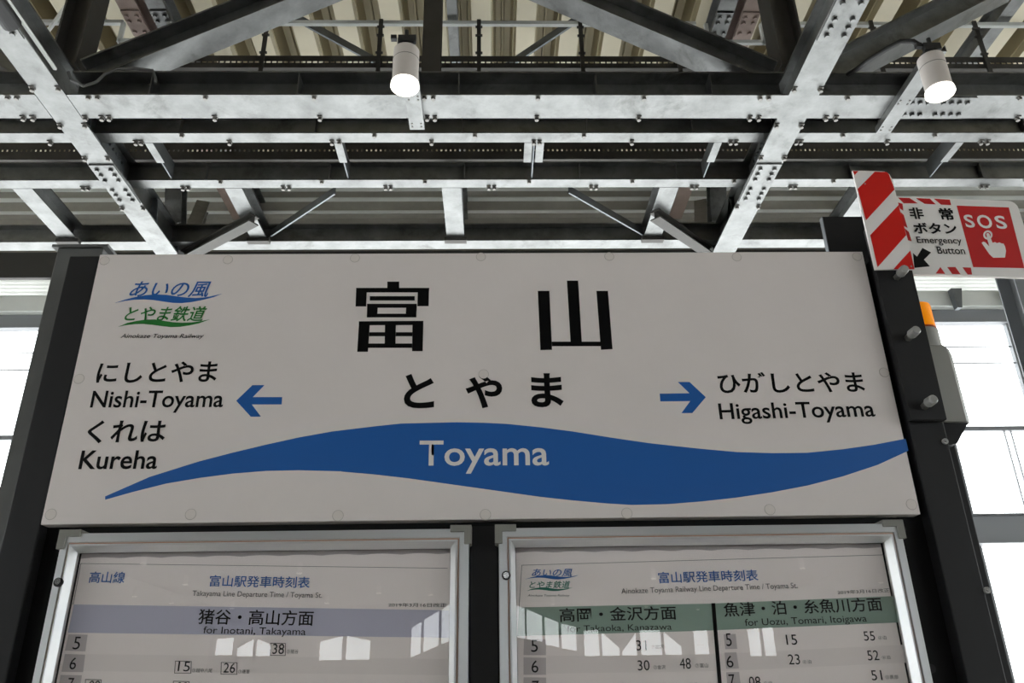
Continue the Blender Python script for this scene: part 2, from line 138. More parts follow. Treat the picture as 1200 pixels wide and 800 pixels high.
# ------------------------------------------------------------------ builders
class MB:
    def __init__(s): s.v = []; s.f = []
    def add(s, vs, fs):
        k = len(s.v); s.v += [tuple(v) for v in vs]; s.f += [tuple(i+k for i in f) for f in fs]; return s
    def box(s, x0, x1, y0, y1, z0, z1):
        return s.add([(x0,y0,z0),(x1,y0,z0),(x1,y1,z0),(x0,y1,z0),(x0,y0,z1),(x1,y0,z1),(x1,y1,z1),(x0,y1,z1)],
                     [(3,2,1,0),(4,5,6,7),(0,1,5,4),(1,2,6,5),(2,3,7,6),(3,0,4,7)])
    def prism(s, prof, p0, p1, up=(0,0,1)):
        """profile (side, up) points swept from p0 to p1"""
        p0, p1 = Vector(p0), Vector(p1); d = (p1-p0).normalized(); u = Vector(up); u = (u - d*u.dot(d)).normalized(); r = d.cross(u)
        n = len(prof); vs = [p0+r*a+u*b for a, b in prof] + [p1+r*a+u*b for a, b in prof]
        area = sum(prof[i][0]*prof[(i+1)%n][1]-prof[(i+1)%n][0]*prof[i][1] for i in range(n))
        fs = [(i, (i+1)%n, n+(i+1)%n, n+i) for i in range(n)] + [tuple(range(n))[::-1], tuple(range(n, 2*n))]
        if area > 0: fs = [f[::-1] for f in fs]
        return s.add(vs, fs)
    def ibeam(s, p0, p1, b, h, tw=.010, tf=.014, up=(0,0,1), btop=None):
        """I section, bottom face on the line p0-p1"""
        t = (btop or b)/2; b /= 2; tw /= 2
        pr = [(-b,0),(b,0),(b,tf),(tw,tf),(tw,h-tf),(t,h-tf),(t,h),(-t,h),(-t,h-tf),(-tw,h-tf),(-tw,tf),(-b,tf)]
        return s.prism(pr, p0, p1, up)
    def channel(s, p0, p1, b, h, t=.008, up=(0,0,1)):
        return s.prism([(-b/2,0),(b/2,0),(b/2,h),(b/2-t,h),(b/2-t,t),(-b/2+t,t),(-b/2+t,h),(-b/2,h)], p0, p1, up)
    def angle(s, p0, p1, b, t=.008, up=(0,0,1)):
        return s.prism([(0,0),(b,0),(b,t),(t,t),(t,b),(0,b)], p0, p1, up)
    def cyl(s, p0, p1, r0, r1=None, n=24, cap0=True, cap1=True):
        r1 = r0 if r1 is None else r1
        p0, p1 = Vector(p0), Vector(p1); d = (p1-p0).normalized(); a = d.orthogonal().normalized(); c = d.cross(a)
        vs = [p0+(a*math.cos(2*math.pi*i/n)+c*math.sin(2*math.pi*i/n))*r0 for i in range(n)] + [p1+(a*math.cos(2*math.pi*i/n)+c*math.sin(2*math.pi*i/n))*r1 for i in range(n)]
        fs = [(i, (i+1)%n, n+(i+1)%n, n+i) for i in range(n)]
        if cap0: fs.append(tuple(range(n))[::-1])
        if cap1: fs.append(tuple(range(n, 2*n)))
        return s.add(vs, fs)
    def lathe(s, prof, loc=(0,0,0), n=32, x=None):
        """profile (radius, z) revolved round a vertical axis"""
        k = len(prof); vs = []
        for i in range(n):
            a = 2*math.pi*i/n
            for r, z in prof: vs.append((loc[0]+r*math.cos(a), loc[1]+r*math.sin(a), loc[2]+z))
        fs = []
        for i in range(n):
            j = (i+1)%n
            for q in range(k-1): fs.append((i*k+q, j*k+q, j*k+q+1, i*k+q+1))
        return s.add(vs, fs)
    def tube(s, pts, r, n=10):
        pts = [Vector(p) for p in pts]; rings = []
        for i, p in enumerate(pts):
            d = (pts[min(i+1, len(pts)-1)]-pts[max(i-1, 0)]).normalized()
            a = d.cross(Vector((0.13,0.21,1))).normalized(); c = d.cross(a)
            rings.append([p+(a*math.cos(2*math.pi*k/n)+c*math.sin(2*math.pi*k/n))*r for k in range(n)])
        vs = [v for rg in rings for v in rg]
        fs = [(i*n+k, i*n+(k+1)%n, (i+1)*n+(k+1)%n, (i+1)*n+k) for i in range(len(pts)-1) for k in range(n)]
        fs += [tuple(range(n))[::-1], tuple(range((len(pts)-1)*n, len(pts)*n))]
        return s.add(vs, fs)
    def plate(s, pts, y0, y1):
        """outline in (x, z) given depth from y0 (front) to y1 (back)"""
        n = len(pts); area = sum(pts[i][0]*pts[(i+1)%n][1]-pts[(i+1)%n][0]*pts[i][1] for i in range(n))
        if area < 0: pts = pts[::-1]
        vs = [(x, y0, z) for x, z in pts] + [(x, y1, z) for x, z in pts]
        fs = [tuple(range(n)), tuple(range(n, 2*n))[::-1]] + [(i, n+i, n+(i+1)%n, (i+1)%n) for i in range(n)]
        return s.add(vs, fs)
    def build(s, name, m, parent=None, smooth=False, bevel=0.0):
        me = bpy.data.meshes.new(name); me.from_pydata(s.v, [], s.f); me.materials.append(m); me.update()
        bm = bmesh.new(); bm.from_mesh(me); bmesh.ops.recalc_face_normals(bm, faces=bm.faces[:]); bm.to_mesh(me); bm.free()
        return link(me, name, parent, smooth, bevel)
def link(me, name, parent=None, smooth=False, bevel=0.0):
    o = bpy.data.objects.new(name, me); COL.objects.link(o)
    if parent is not None: adopt(o, parent)
    if smooth:
        me.shade_smooth()
        try: me.set_sharp_from_angle(angle=math.radians(35))
        except Exception: pass
    if bevel:
        bv = o.modifiers.new('edge', 'BEVEL'); bv.width = bevel; bv.segments = 2; bv.limit_method = 'ANGLE'
    return o
def adopt(o, parent):
    o.parent = parent
    o.matrix_parent_inverse = world_of(parent).inverted()
def world_of(o):
    m = o.matrix_basis.copy()
    while o.parent is not None:
        m = o.parent.matrix_basis @ o.matrix_parent_inverse @ m; o = o.parent
    return m
def tag(o, label, cat, group=None):
    o['label'] = label; o['category'] = cat
    if group: o['group'] = group
    return o
def thing(name, label, cat, loc, group=None, rotz=0.0):
    o = bpy.data.objects.new(name, None); COL.objects.link(o); o.location = loc; o.rotation_euler = (0,0,rotz)
    return tag(o, label, cat, group)
def struct(o): o['kind'] = 'structure'; return o
def flat(polys, y, name, m, parent, thick=.0006):
    mb = MB()
    for p in polys: mb.plate([tuple(q) for q in p], y-thick, y)
    return mb.build(name, m, parent)

INK = dict(ink='ink', grey='inkgrey', blue='blue', green='green', teal='teal', pale='palelet', white='white')
CAP_H = None
def glyph_mesh(s, bold, shear, res=4):
    cu = bpy.data.curves.new('lettering', 'FONT'); cu.body = s; cu.size = 1; cu.offset = bold; cu.shear = shear; cu.resolution_u = res
    ob = bpy.data.objects.new('lettering', cu); COL.objects.link(ob)
    dg = bpy.context.evaluated_depsgraph_get(); me = bpy.data.meshes.new_from_object(ob.evaluated_get(dg))
    bpy.data.objects.remove(ob); bpy.data.curves.remove(cu)
    return me
def cap_height():
    global CAP_H
    if CAP_H is None:
        me = glyph_mesh('T', 0, 0); CAP_H = max(v.co.y for v in me.vertices); bpy.data.meshes.remove(me)
    return CAP_H
def lettering(spec, y, parent, frame=None):
    s, mode, col, bold, shear, ox, oz, ux, uz, vh = spec
    me = glyph_mesh(s, bold, shear)
    xs = [v.co.x for v in me.vertices]; ys = [v.co.y for v in me.vertices]
    x0, x1 = min(xs), max(xs)
    y0, y1 = (min(ys), max(ys)) if mode == 'box' else (0.0, cap_height())
    for v in me.vertices:
        a = (v.co.x-x0)/(x1-x0); b = (v.co.y-y0)/(y1-y0)
        px, pz = ox+a*ux, oz+a*uz+b*vh
        v.co = (px, y, pz) if frame is None else frame(px, y, pz)
    me.materials.clear(); me.materials.append(M[INK[col]]); me.update()
    bm = bmesh.new(); bm.from_mesh(me)
    for f in bm.faces: f.material_index = 0
    bm.to_mesh(me); bm.free()
    return link(me, 'lettering', parent)

# ------------------------------------------------------------------ hall shell
HX = 14.0; YB = 5.4; YR = -40.4; ZD = 6.86
struct(MB().box(-HX-.3, HX+.3, YR-.3, YB+.6, -.3, 0).build('floor', M['concrete']))
# roof deck: trapezoidal ribs running away from the sign
def deck():
    mb = MB(); pitch = .385; x = -HX; prof = []
    while x < HX:
        prof += [(x, 0), (x+.165, 0), (x+.178, .06), (x+.188, .06), (x+.208, .27), (x+.255, .27), (x+.262, .24), (x+.278, .24), (x+.285, .27), (x+.340, .27), (x+.357, .06), (x+.367, .06)]
        x += pitch
    n = len(prof)
    for yy in (YR, YB+.5): mb.v += [(a, yy, ZD+b) for a, b in prof]
    for yy in (YR, YB+.5): mb.v += [(prof[0][0], yy, ZD+.4), (prof[-1][0], yy, ZD+.4)]
    mb.f += [(i, i+1, n+i+1, n+i) for i in range(n-1)]
    k = 2*n; mb.f.append((k, k+1, k+3, k+2))
    mb.f.append((0, k, k+2, n)); mb.f.append((n-1, 2*n-1, k+3, k+1))
    return mb
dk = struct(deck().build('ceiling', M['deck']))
dk.data.materials.append(M['deckshade'])
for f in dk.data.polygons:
    if f.center.z > ZD+.03 and f.center.z < ZD+.29: f.material_index = 1  # recessed rib faces get a darker colour: shade painted in

# lower dark ceiling over the hall behind the viewer
struct(MB().box(-HX, HX, YR, -6.3, 6.2, 6.5).build('ceiling_hall', M['darkceil']))

# back wall of the platform: ribbed cladding over a louvre band and a tall glazed wall
def backwall():
    """stepped ledges under the deck, then plain sheet"""
    p = [(.2,ZD+.3),(-.19,ZD+.3),(-.19,ZD-.03),(-.12,ZD-.03),(-.12,ZD-.125),(-.06,ZD-.125),(-.06,ZD-.26),(-.02,ZD-.26),(-.02,ZD-.285),(.06,ZD-.285),(.06,6.10),(.2,6.10)]
    mb = MB(); n = len(p)
    mb.v = [(-HX, YB+a, z) for a, z in p] + [(HX, YB+a, z) for a, z in p]
    mb.f = [(i, (i+1)%n, n+(i+1)%n, n+i) for i in range(n)] + [tuple(range(n)), tuple(range(n, 2*n))]
    return mb.build('wall_back', M['cladding'])
wb = struct(backwall())
for i, (ya, yb_, z) in enumerate(((-.20, -.12, -.03), (-.13, -.06, -.125), (-.07, -.02, -.26))):
    struct(MB().box(-HX, HX, YB+ya, YB+yb_, ZD+z-.012, ZD+z).build('trim_%d' % (10+i), M['pale']))  # pale strips under the ledges: floor light put into the colour
struct(MB().box(-HX, HX, YB-.02, YB+.2, 5.79, 6.10).build('trim_1', M['dark_cladding']))
mb = MB()
for i in range(5):
    z = 5.565+i*.046
    mb.prism([(0,0),(.004,0),(.05,.022),(.046,.022)], (-HX, YB+.05, z), (HX, YB+.05, z))
for i in range(-14, 15): mb.box(i-.012+.2, i+.012+.2, YB+.06, YB+.10, 5.545, 5.79)
struct(mb.build('window_louvre', M['pale']))
def rail(name, z0, z1, y0, m): return struct(MB().ibeam((-HX, y0, z0), (HX, y0, z0), .16, z1-z0, .012, .012).build(name, m))
struct(MB().channel((-HX, YB, 5.365), (HX, YB, 5.365), .14, .175).build('trim_2', M['pale']))
struct(MB().box(-HX, HX, YB+.02, YB+.12, 5.215, 5.362).build('trim_3', M['midgrey']))
rail('trim_4', 2.84, 3.12, YB-.02, M['midgrey'])
struct(MB().box(-HX, HX, YB+.1, YB+.2, 0, .45).build('baseboard_back', M['midgrey']))
xs = [-14, -11.6, -9.2, -6.95, -4.72, -2.5, 0, 2.5, 4.72, 5.63, 8.2, 11.1, 14]
for i in range(len(xs)-1):
    a, b = xs[i], xs[i+1]
    fr = MB()
    fr.box(a-.018, a+.018, YB+.07, YB+.13, .45, 5.215)
    fr.box(a+.018, b-.018, YB+.07, YB+.13, 4.005, 4.05)
    fr.box(a+.018, b-.018, YB+.09, YB+.10, 4.755, 4.767); fr.box(a+.018, b-.018, YB+.09, YB+.10, 4.945, 4.957)
    for sx in (.24, .31):
        if a == 4.72: sx += .32
        fr.box(a+sx-.005, a+sx+.005, YB+.085, YB+.105, 3.12, 4.005)
    fo = struct(fr.build('window_%d' % (i+1), M['midgrey']))
    MB().box(a+.018, b-.018, YB+.103, YB+.109, .45, 5.215).build('pane', M['pane'], fo)
# small gusset plates that carry the pale rail
for i, x in enumerate((4.98, 5.55, -5.4, -7.2, 7.2)):
    struct(MB().plate([(x,5.30),(x+.05,5.30),(x+.10,5.53),(x-.02,5.53)], YB-.16, YB-.09).build('trim_%d' % (5+i), M['galv_dull']))
# side walls: a low parapet, unseen long glazing sized to light the sign, closed above
SW, SY = 4.6, -17.0
def sidewall(sx, nm, k):
    x0 = sx*HX; xa, xb = min(x0, x0+sx*.2), max(x0, x0+sx*.2)
    struct(MB().box(xa, xb, SY, YB+.2, 0, 1.1).build('wall_'+nm, M['wallpaint']))
    struct(MB().box(xa, xb, SY, YB+.2, SW, ZD+.3).build('wall_'+nm+'_upper', M['wallpaint']))
    struct(MB().box(xa, xb, YR, SY, 0, ZD+.3).build('wall_'+nm+'_hall', M['wallpaint']))
    mb = MB(); y = SY
    while y < YB:
        mb.box(x0-.05, x0+.05, y-.06, y+.06, 1.1, SW); y += 3.05
    o = struct(mb.build('window_%d' % k, M['midgrey']))
    MB().box(x0+.06, x0+.066, SY, YB, 1.1, SW).build('pane', M['pane'], o)
sidewall(-1, 'left', 20); sidewall(1, 'right', 21)
# far end of the hall, behind the camera: glazed openings with arched heads
def endwall():
    k = 40.4/32.4
    X = lambda x: (x-.02)*k+.02
    Z = lambda z: 1.52+(z-1.52)*k
    cols = []
    def op(x0, x1, b0, b1, t0, t1): cols.append((X(x0), X(x1), Z(b0), Z(b1), Z(t0), Z(t1)))
    op(-11.0,-10.3,3.45,3.45,4.05,4.1); op(-10.15,-9.5,3.4,3.4,3.7,4.05); op(-9.4,-8.8,3.4,3.4,4.05,3.8)
    op(-6.9,-6.0,3.2,3.2,3.9,4.1); op(-5.85,-4.9,3.2,3.2,4.1,3.9)
    op(-3.3,-2.9,3.25,3.4,4.36,4.6); op(-2.8,-2.2,3.45,3.68,4.68,5.0); op(-2.1,-1.6,3.72,3.9,5.05,5.37)
    op(-1.5,-.9,3.95,4.1,5.4,5.6); op(-.8,.1,4.1,4.1,5.6,5.6); op(.2,.8,4.1,4.0,5.6,5.25)
    op(.9,1.25,3.95,3.88,5.18,5.05); op(1.32,1.95,3.85,3.75,5.02,4.75); op(2.05,2.6,3.65,3.55,4.7,4.5); op(2.7,3.3,3.5,3.4,4.45,4.3)
    op(3.6,4.2,3.2,3.2,4.15,4.2); op(4.3,5.0,3.2,3.2,4.1,3.5); op(5.1,5.7,3.2,3.2,3.35,4.05); op(5.85,6.7,3.2,3.2,4.15,4.15); op(6.8,7.5,3.2,3.2,4.1,3.5)
    op(8.0,8.6,3.2,3.2,4.1,4.1); op(10.2,10.7,3.1,3.1,4.1,4.15); op(10.8,11.5,3.1,3.1,4.15,4.2); 
    mb = MB(); x = -HX; yb, yf = YR-.2, YR
    lo, hi = 0, ZD+.3
    for c in cols+[(HX, HX, 0, 0, 0, 0)]:
        if c[0] > x: mb.box(x, c[0], yb, yf, lo, hi)
        if c[1] > c[0]:
            mb.plate([(c[0],lo),(c[1],lo),(c[1],c[3]),(c[0],c[2])], yb, yf)
            mb.plate([(c[0],c[4]),(c[1],c[5]),(c[1],hi),(c[0],hi)], yb, yf)
        x = c[1]
    struct(mb.build('wall_front', M['wallpaint']))
    pn = MB()
    for c in cols: pn.plate([(c[0],c[2]),(c[1],c[3]),(c[1],c[5]),(c[0],c[4])], yb+.09, yb+.10)
    struct(pn.build('window_22', M['pane']))
endwall()

# ------------------------------------------------------------------ overhead steel
XL, XR, XK = -2.95, 2.18, -.385
CLAMP = None
def clamp(parent, x, y, z, far=True):
    """clip plate with a hexagon nut under a flange edge"""
    global CLAMP
    if CLAMP is None:
        mb = MB(); mb.box(-.017, .017, -.018, .018, -.007, 0); mb.cyl((0,.006,-.026), (0,.006,-.007), .0155, n=6)
        o = mb.build('clamp_bolt', M['bolt'], parent); CLAMP = o
    else:
        o = CLAMP.copy(); COL.objects.link(o); adopt(o, parent)
    o.location = (x, y, z)
    return o
def splice(parent, x0, x1, y0, y1, z, along='y', rows=6, m='galv', side=None):
    """flange cover plate with two rows of bolt heads on its underside"""
    mb = MB().box(x0, x1, y0, y1, z-.012, z)
    g = [i + (.9 if i >= rows/2 else 0) for i in range(rows)]
    g = [(v+.8)/(g[-1]+1.6) for v in g]
    for t in g:
        for e in (.22, .78):
            x, y = (x0+(x1-x0)*e, y0+(y1-y0)*t) if along == 'y' else (x0+(x1-x0)*t, y0+(y1-y0)*e)
            mb.cyl((x, y, z-.015), (x, y, z-.012), .021, n=12); mb.cyl((x, y, z-.030), (x, y, z-.015), .0165, n=6)
    return mb.build('splice_plate', M[m], parent)
def girder(name, label, cat, p0, p1, b, h, m='galv', group=None, **kw):
    return tag(MB().ibeam(p0, p1, b, h, **kw).build(name, M[m]), label, cat, group)

# two long roof girders running away over the sign
GZ = 5.32
for x, b, lab in ((XL, .2, 'galvanised roof girder passing over the black-and-grey post end of the sign'), (XR, .21, 'galvanised roof girder passing over the sign toward the red striped plate')):
    g = girder('roof_girder', lab, 'girder', (x, -6, GZ), (x, YB+.03, GZ), b, .30, btop=.12, tw=.012, tf=.016)
    splice(g, x-b/2+.006, x+b/2-.006, 2.74, 3.26, GZ)
    splice(g, x-b/2+.006, x+b/2-.006, .9, 1.46, GZ, rows=7)
    s = 1 if x < 0 else -1
    wp = MB().box(min(x+s*.006, x+s*.016), max(x+s*.006, x+s*.016), 2.66, 3.04, GZ+.05, GZ+.26)
    for k in range(6):
        for zz in (.11, .20):
            wp.cyl((x+s*.016, 2.71+k*.056, GZ+zz), (x+s*.034, 2.71+k*.056, GZ+zz), .014, n=6)
    wp.build('web_splice', M['galv_dull'], g)
    for yy in (1.90, 2.28):
        for e in (-1, 1): clamp(g, x+e*(b/2-.014), yy, GZ)
    for yy in (2.66, 3.33):
        for e in (-1, 1): clamp(g, x+e*(b/2-.014), yy, GZ)
    for yy in (2.35, 3.62, 4.12):
        MB().plate([(min(x+s*.006, x+s*(b/2-.01)), GZ+.017), (max(x+s*.006, x+s*(b/2-.01)), GZ+.017), (x+s*.05, GZ+.28), (x+s*.006, GZ+.28)], yy, yy+.01).build('stiffener', M['galv_dull'], g)

# cross beams between and beyond the girders
bays = [('beyond the girder over the dark end post', -8.2, XL, 0), ('between the two roof girders', XL, XR, 1), ('past the girder beside the red striped plate', XR, 8.2, 2)]
rows = [('first', 'lamp-side', 2.09, .24, GZ, .21, 'B1'), ('second', 'middle', 2.555, .11, GZ+.10, .17, 'B2'), ('third', 'deeper', 3.145, .11, GZ+.10, .18, 'B3'), ('fourth', 'rearmost', 4.115, .15, GZ+.10, .19, 'B4')]
ROWLAB = {'B1': 'broad pale galvanised cross beam right behind the spotlights', 'B2': 'slim galvanised cross beam, second row behind the spotlights,', 'B3': 'slim galvanised cross beam in the third row, under the perforated tray,', 'B4': 'rearmost galvanised cross beam just above the sign top,'}
for nm, x0, x1, k in bays:
    for _, _, y, b, z, h, key in rows:
        g0 = .105 if key == 'B1' else .008
        a = x0 + (0 if x0 < -8 else g0); c = x1 - (0 if x1 > 8 else g0)
        g = girder('cross_beam', ROWLAB[key]+' '+nm, 'beam', (a, y, z), (c, y, z), b, h, m='galv', tw=.009, tf=.012)
        if key == 'B4': continue
        for xx in D[key+'f']:
            if a+.02 < xx < c-.02: clamp(g, xx, y+b/2-.012, z)
        for xx in (D['B1n'] if key == 'B1' else [q+.33 for q in D[key+'f'][::2]]):
            if a+.02 < xx < c-.02: clamp(g, xx, y-b/2+.012, z)
        for xx in (-2.3, -1.3, -.2, .75, 1.55, -4.2, 3.0, 4.1):
            if a+.1 < xx < c-.1: MB().box(xx-.004, xx+.004, y-b/2+.006, y-.006, z+.013, z+h-.013).build('stiffener', M['galv'], g)
        if key == 'B1' and k == 2: splice(g, 2.86, 3.40, y-b/2+.01, y+b/2-.01, z, along='x', rows=8)

# joists between the third and fourth cross beams
for x, b, lab in ((-3.81, .16, 'short joist over the dark end post, outside the girder'), (-2.10, .14, 'short joist with a white face above the station logo'), (-.31, .16, 'short joist above the gap between the two big kanji'),
                  (1.50, .16, 'short joist above the arrow pointing to the name with six kana'), (3.22, .16, 'short joist behind the red striped plate')):
    j = girder('roof_joist', lab, 'joist', (x, 3.205, GZ+.10), (x, 4.035, GZ+.10), b, .17)
    MB().box(x-.10, x+.10, 3.97, 4.03, GZ+.062, GZ+.098).build('bearing_plate', M['galv_dark'], j)
    mb = MB(); mb.cyl((x+.01, 3.95, GZ+.115), (x+.01, 3.95, GZ+.18), .02, n=8); mb.build('anchor_bolt', M['bolt'], j)
# stub brackets between the second and third cross beams
for x, dbl, lab in ((-2.56, 0, 'stub bracket beside the girder at the dark post end'), (-1.14, 0, 'stub bracket right of the lamp without a cable loop'), (.35, 1, 'double stub bracket with two parallel flanges'),
                    (1.76, 0, 'stub bracket beside the girder near the red striped plate'), (3.64, 0, 'stub bracket above the emergency sign')):
    t = thing('stub_bracket', 'small galvanised '+lab, 'bracket', (x, 2.62, GZ+.1))
    for e in ((-.045, .045) if dbl else (0,)):
        MB().box(x+e-.03, x+e+.03, 2.615, 2.86, GZ+.10, GZ+.112).build('flange', M['galv'], t)
    MB().plate([(x-.005, GZ+.112), (x+.005, GZ+.112), (x+.005, GZ+.26), (x-.005, GZ+.26)], 2.615, 3.088).build('web_plate', M['galv_dull'], t)

# flat braces between the joists
def brace(label, p0, p1, b, m='galv_dull', name='angle_brace'):
    return tag(MB().prism([(0,0),(b*.28,0),(b*.28,.012),(.014,.012),(.014,b*1.3),(0,b*1.3)], p0, p1).build(name, M[m]), label, 'brace')
brace('thin angle brace slanting down to the joist above the logo', (-1.30, 3.33, 5.45), (-2.0, 4.0, 5.45), .055)
brace('thin angle brace slanting down to the joist above the six-kana name', (1.42, 4.0, 5.45), (.68, 3.32, 5.45), .055)
for p0, p1, lab in (((-2.03, 3.60, 5.334), (-2.845, 4.23, 5.334), 'stout dark strut from the joist above the logo to the girder'), ((1.438, 3.55, 5.334), (2.07, 4.19, 5.334), 'stout dark strut from the joist above the six-kana name to the girder')):
    tag(MB().ibeam(p0, p1, .10, .085, .012, .012).build('girder_brace', M['galv_dark']), lab, 'brace')

co = tag(MB().ibeam((4.88, 4.235, 0), (4.88, 4.235, GZ+.099), .25, .25, up=(0,-1,0)).build('steel_column', M['midgrey']), 'grey steel column at the emergency sign end, under the rearmost cross beam', 'column')
MB().box(4.74, 5.02, 3.97, 4.25, 0, .02).build('base_plate', M['galv_dark'], co)

# truss members rising from the girders
def member(name, label, p0, p1, b, h, m='galv', up=(0,0,1)):
    return tag(MB().ibeam(p0, p1, b, h, up=up).build(name, M[m]), label, name.replace('_', ' '))
TY = 2.09; TZ = 5.53
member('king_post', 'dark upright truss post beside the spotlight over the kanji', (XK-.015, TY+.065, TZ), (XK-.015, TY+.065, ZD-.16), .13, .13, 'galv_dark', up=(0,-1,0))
for s, xa, lab in ((1, XL, 'sloping truss beam rising toward the upright post from the dark post end'), (-1, XR, 'sloping truss beam rising toward the upright post from the emergency sign end')):
    member('truss_diagonal', lab, (xa+s*.22, TY, TZ-.051), (xa+s*2.40, TY, 6.743), .20, .20)
for s, xa, lab in ((-1, XL, 'sloping truss beam outside the girder over the dark end post'), (1, XR, 'sloping truss beam above the spotlight with the cable loop')):
    member('truss_diagonal', lab, (xa+s*.22, TY, TZ-.051), (xa+s*1.86, TY, ZD-.43), .20, .20)
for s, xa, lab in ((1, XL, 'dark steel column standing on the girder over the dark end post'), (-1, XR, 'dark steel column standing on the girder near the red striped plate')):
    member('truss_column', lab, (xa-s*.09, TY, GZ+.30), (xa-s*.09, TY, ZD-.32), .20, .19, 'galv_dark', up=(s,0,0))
    member('girder_strut', 'galvanised strut rising behind the cross beams, '+lab.split('girder ')[1], (xa+s*.02, 4.05, GZ+.31), (xa+s*.02, 3.78, ZD-.5), .15, .15)
    member('girder_tie', 'galvanised slanting tie meeting the strut, '+lab.split('girder ')[1], (xa+s*.10, 4.35, GZ+.33), (xa-s*.12, 5.0, ZD-.5), .13, .13)

def clip_at(o, z, up):
    bm = bmesh.new(); bm.from_mesh(o.data)
    g = bmesh.ops.bisect_plane(bm, geom=bm.verts[:]+bm.edges[:]+bm.faces[:], plane_co=(0,0,z), plane_no=(0,0,up), clear_outer=True)
    bmesh.ops.holes_fill(bm, edges=[e for e in bm.edges if e.is_boundary], sides=0)
    bm.to_mesh(o.data); bm.free()
for o in bpy.data.objects:
    if o.name.startswith('truss_diagonal'): clip_at(o, TZ+.001, -1); clip_at(o, ZD-.005, 1)

# rafters under the deck
for x, b, m, lab, sp in ((XL+.14, .15, 'primer', 'reddish rafter high under the deck over the dark post end', 1), (XL+.36, .14, 'galv', 'pale bolted rafter beside the reddish one at the dark post end', 1), (XK+.10, .075, 'galv', 'narrow pale rafter behind the upright truss post', 0),
                         (XR-.28, .14, 'galv', 'pale bolted rafter beside the reddish one at the emergency sign end', 1), (XR-.07, .15, 'primer', 'reddish rafter high under the deck near the red striped plate', 1), (4.20, .11, 'galv', 'pale rafter beyond the spotlight with the cable loop', 0)):
    g = girder('rafter', lab, 'rafter', (x, -6, 6.54), (x, YB+.03, 6.54), b, .18, m=m)
    if sp: splice(g, x-b/2+.004, x+b/2-.004, 2.40, 2.66, 6.54, rows=3, m=m)
for p0, p1, lab in (((-1.70, 2.37, 6.53), (-.93, 3.02, 6.53), 'thin pale-edged brace high under the deck beside the lamp by the upright post'), ((.16, 3.05, 6.53), (.88, 2.37, 6.53), 'thin pale-edged brace high under the deck, between upright post and sloping beam')):
    brace(lab, p0, p1, .06)

brace('short pale strut high under the deck outside the girder corner', (-3.50, 2.55, 6.40), (-3.0, 2.07, 6.40), .06, 'pale')

# hanger rail with drop rods, and the slotted trays
t = thing('hanger_rail', 'pale flat rail with drop rods running across just under the roof deck', 'rail', (0, 2.5, 6.50))
for a, b in ((-5.5, XL+.06), (XL+.5, XR-.5), (XR+.03, 5.5)):
    MB().box(a, b, 2.485, 2.515, 6.49, 6.525).build('rail', M['pale'], t)
for a, b in ((XL+.06, XL+.42), (XR-.42, XR+.03)):
    mb = MB(); mb.box(a, b, 2.485, 2.515, 6.30, 6.33); mb.box(a-.015, a+.015, 2.485, 2.515, 6.30, 6.505); mb.box(b-.015, b+.015, 2.485, 2.515, 6.30, 6.505)
    mb.build('drop_loop', M['pale'], t)
for x in (-4.1, -3.3, -1.75, -.85, -.07, .74, 1.5, 3.1, 3.95):
    mb = MB(); mb.box(x-.016, x+.016, 2.47, 2.485, 5.98, 6.525)
    for zz in (6.36, 6.45, 6.18): mb.cyl((x-.028, 2.478, zz), (x+.028, 2.478, zz), .012, n=6)
    mb.build('drop_rod', M['galv_dark'], t)
def slotted(name, label, y, z0, z1, pitch, hole, hz, m):
    h0, h1 = z0+(z1-z0)*hz[0], z0+(z1-z0)*hz[1]
    mb = MB(); mb.box(-7, 7, y, y+.004, z0, h0); mb.box(-7, 7, y, y+.004, h1, z1); mb.box(-7, 7, y+.004, y+.2, z0, z0+.004)
    x = -7
    while x < 7:
        mb.box(x, x+pitch-hole, y, y+.004, h0, h1); x += pitch
    return tag(mb.build(name, M[m]), label, 'cable tray')
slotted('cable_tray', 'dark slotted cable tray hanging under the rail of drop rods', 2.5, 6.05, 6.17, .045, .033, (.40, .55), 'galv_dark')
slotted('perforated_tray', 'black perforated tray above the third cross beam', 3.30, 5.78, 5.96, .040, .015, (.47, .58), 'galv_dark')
tag(MB().cyl((-2.79, -4, 5.21), (-2.79, 1.24, 5.21), .055, n=20).build('drain_pipe', M['rubber']), 'dark capped pipe end in the corner under the girder', 'pipe')
tag(MB().box(XL+.105, XL+.125, .2, 1.78, 5.36, 5.375).build('conduit', M['pale']), 'thin white conduit lying along the girder over the dark post end', 'conduit')
pts = [(-2.80, 1.86, 5.42), (-2.78, 1.88, 5.37), (-2.72, 1.93, 5.36), (-2.66, 1.96, 5.42), (-2.62, 1.97, 5.50), (-2.55, 1.97, 5.545), (-2.42, 1.97, 5.55), (-2.30, 1.97, 5.53), (-2.27, 1.97, 5.46), (-2.265, 1.97, 5.42)]
tag(MB().tube(pts, .011).build('cable', M['greypost'], smooth=True), 'grey cable looping at the joint of girder and first cross beam', 'cable')

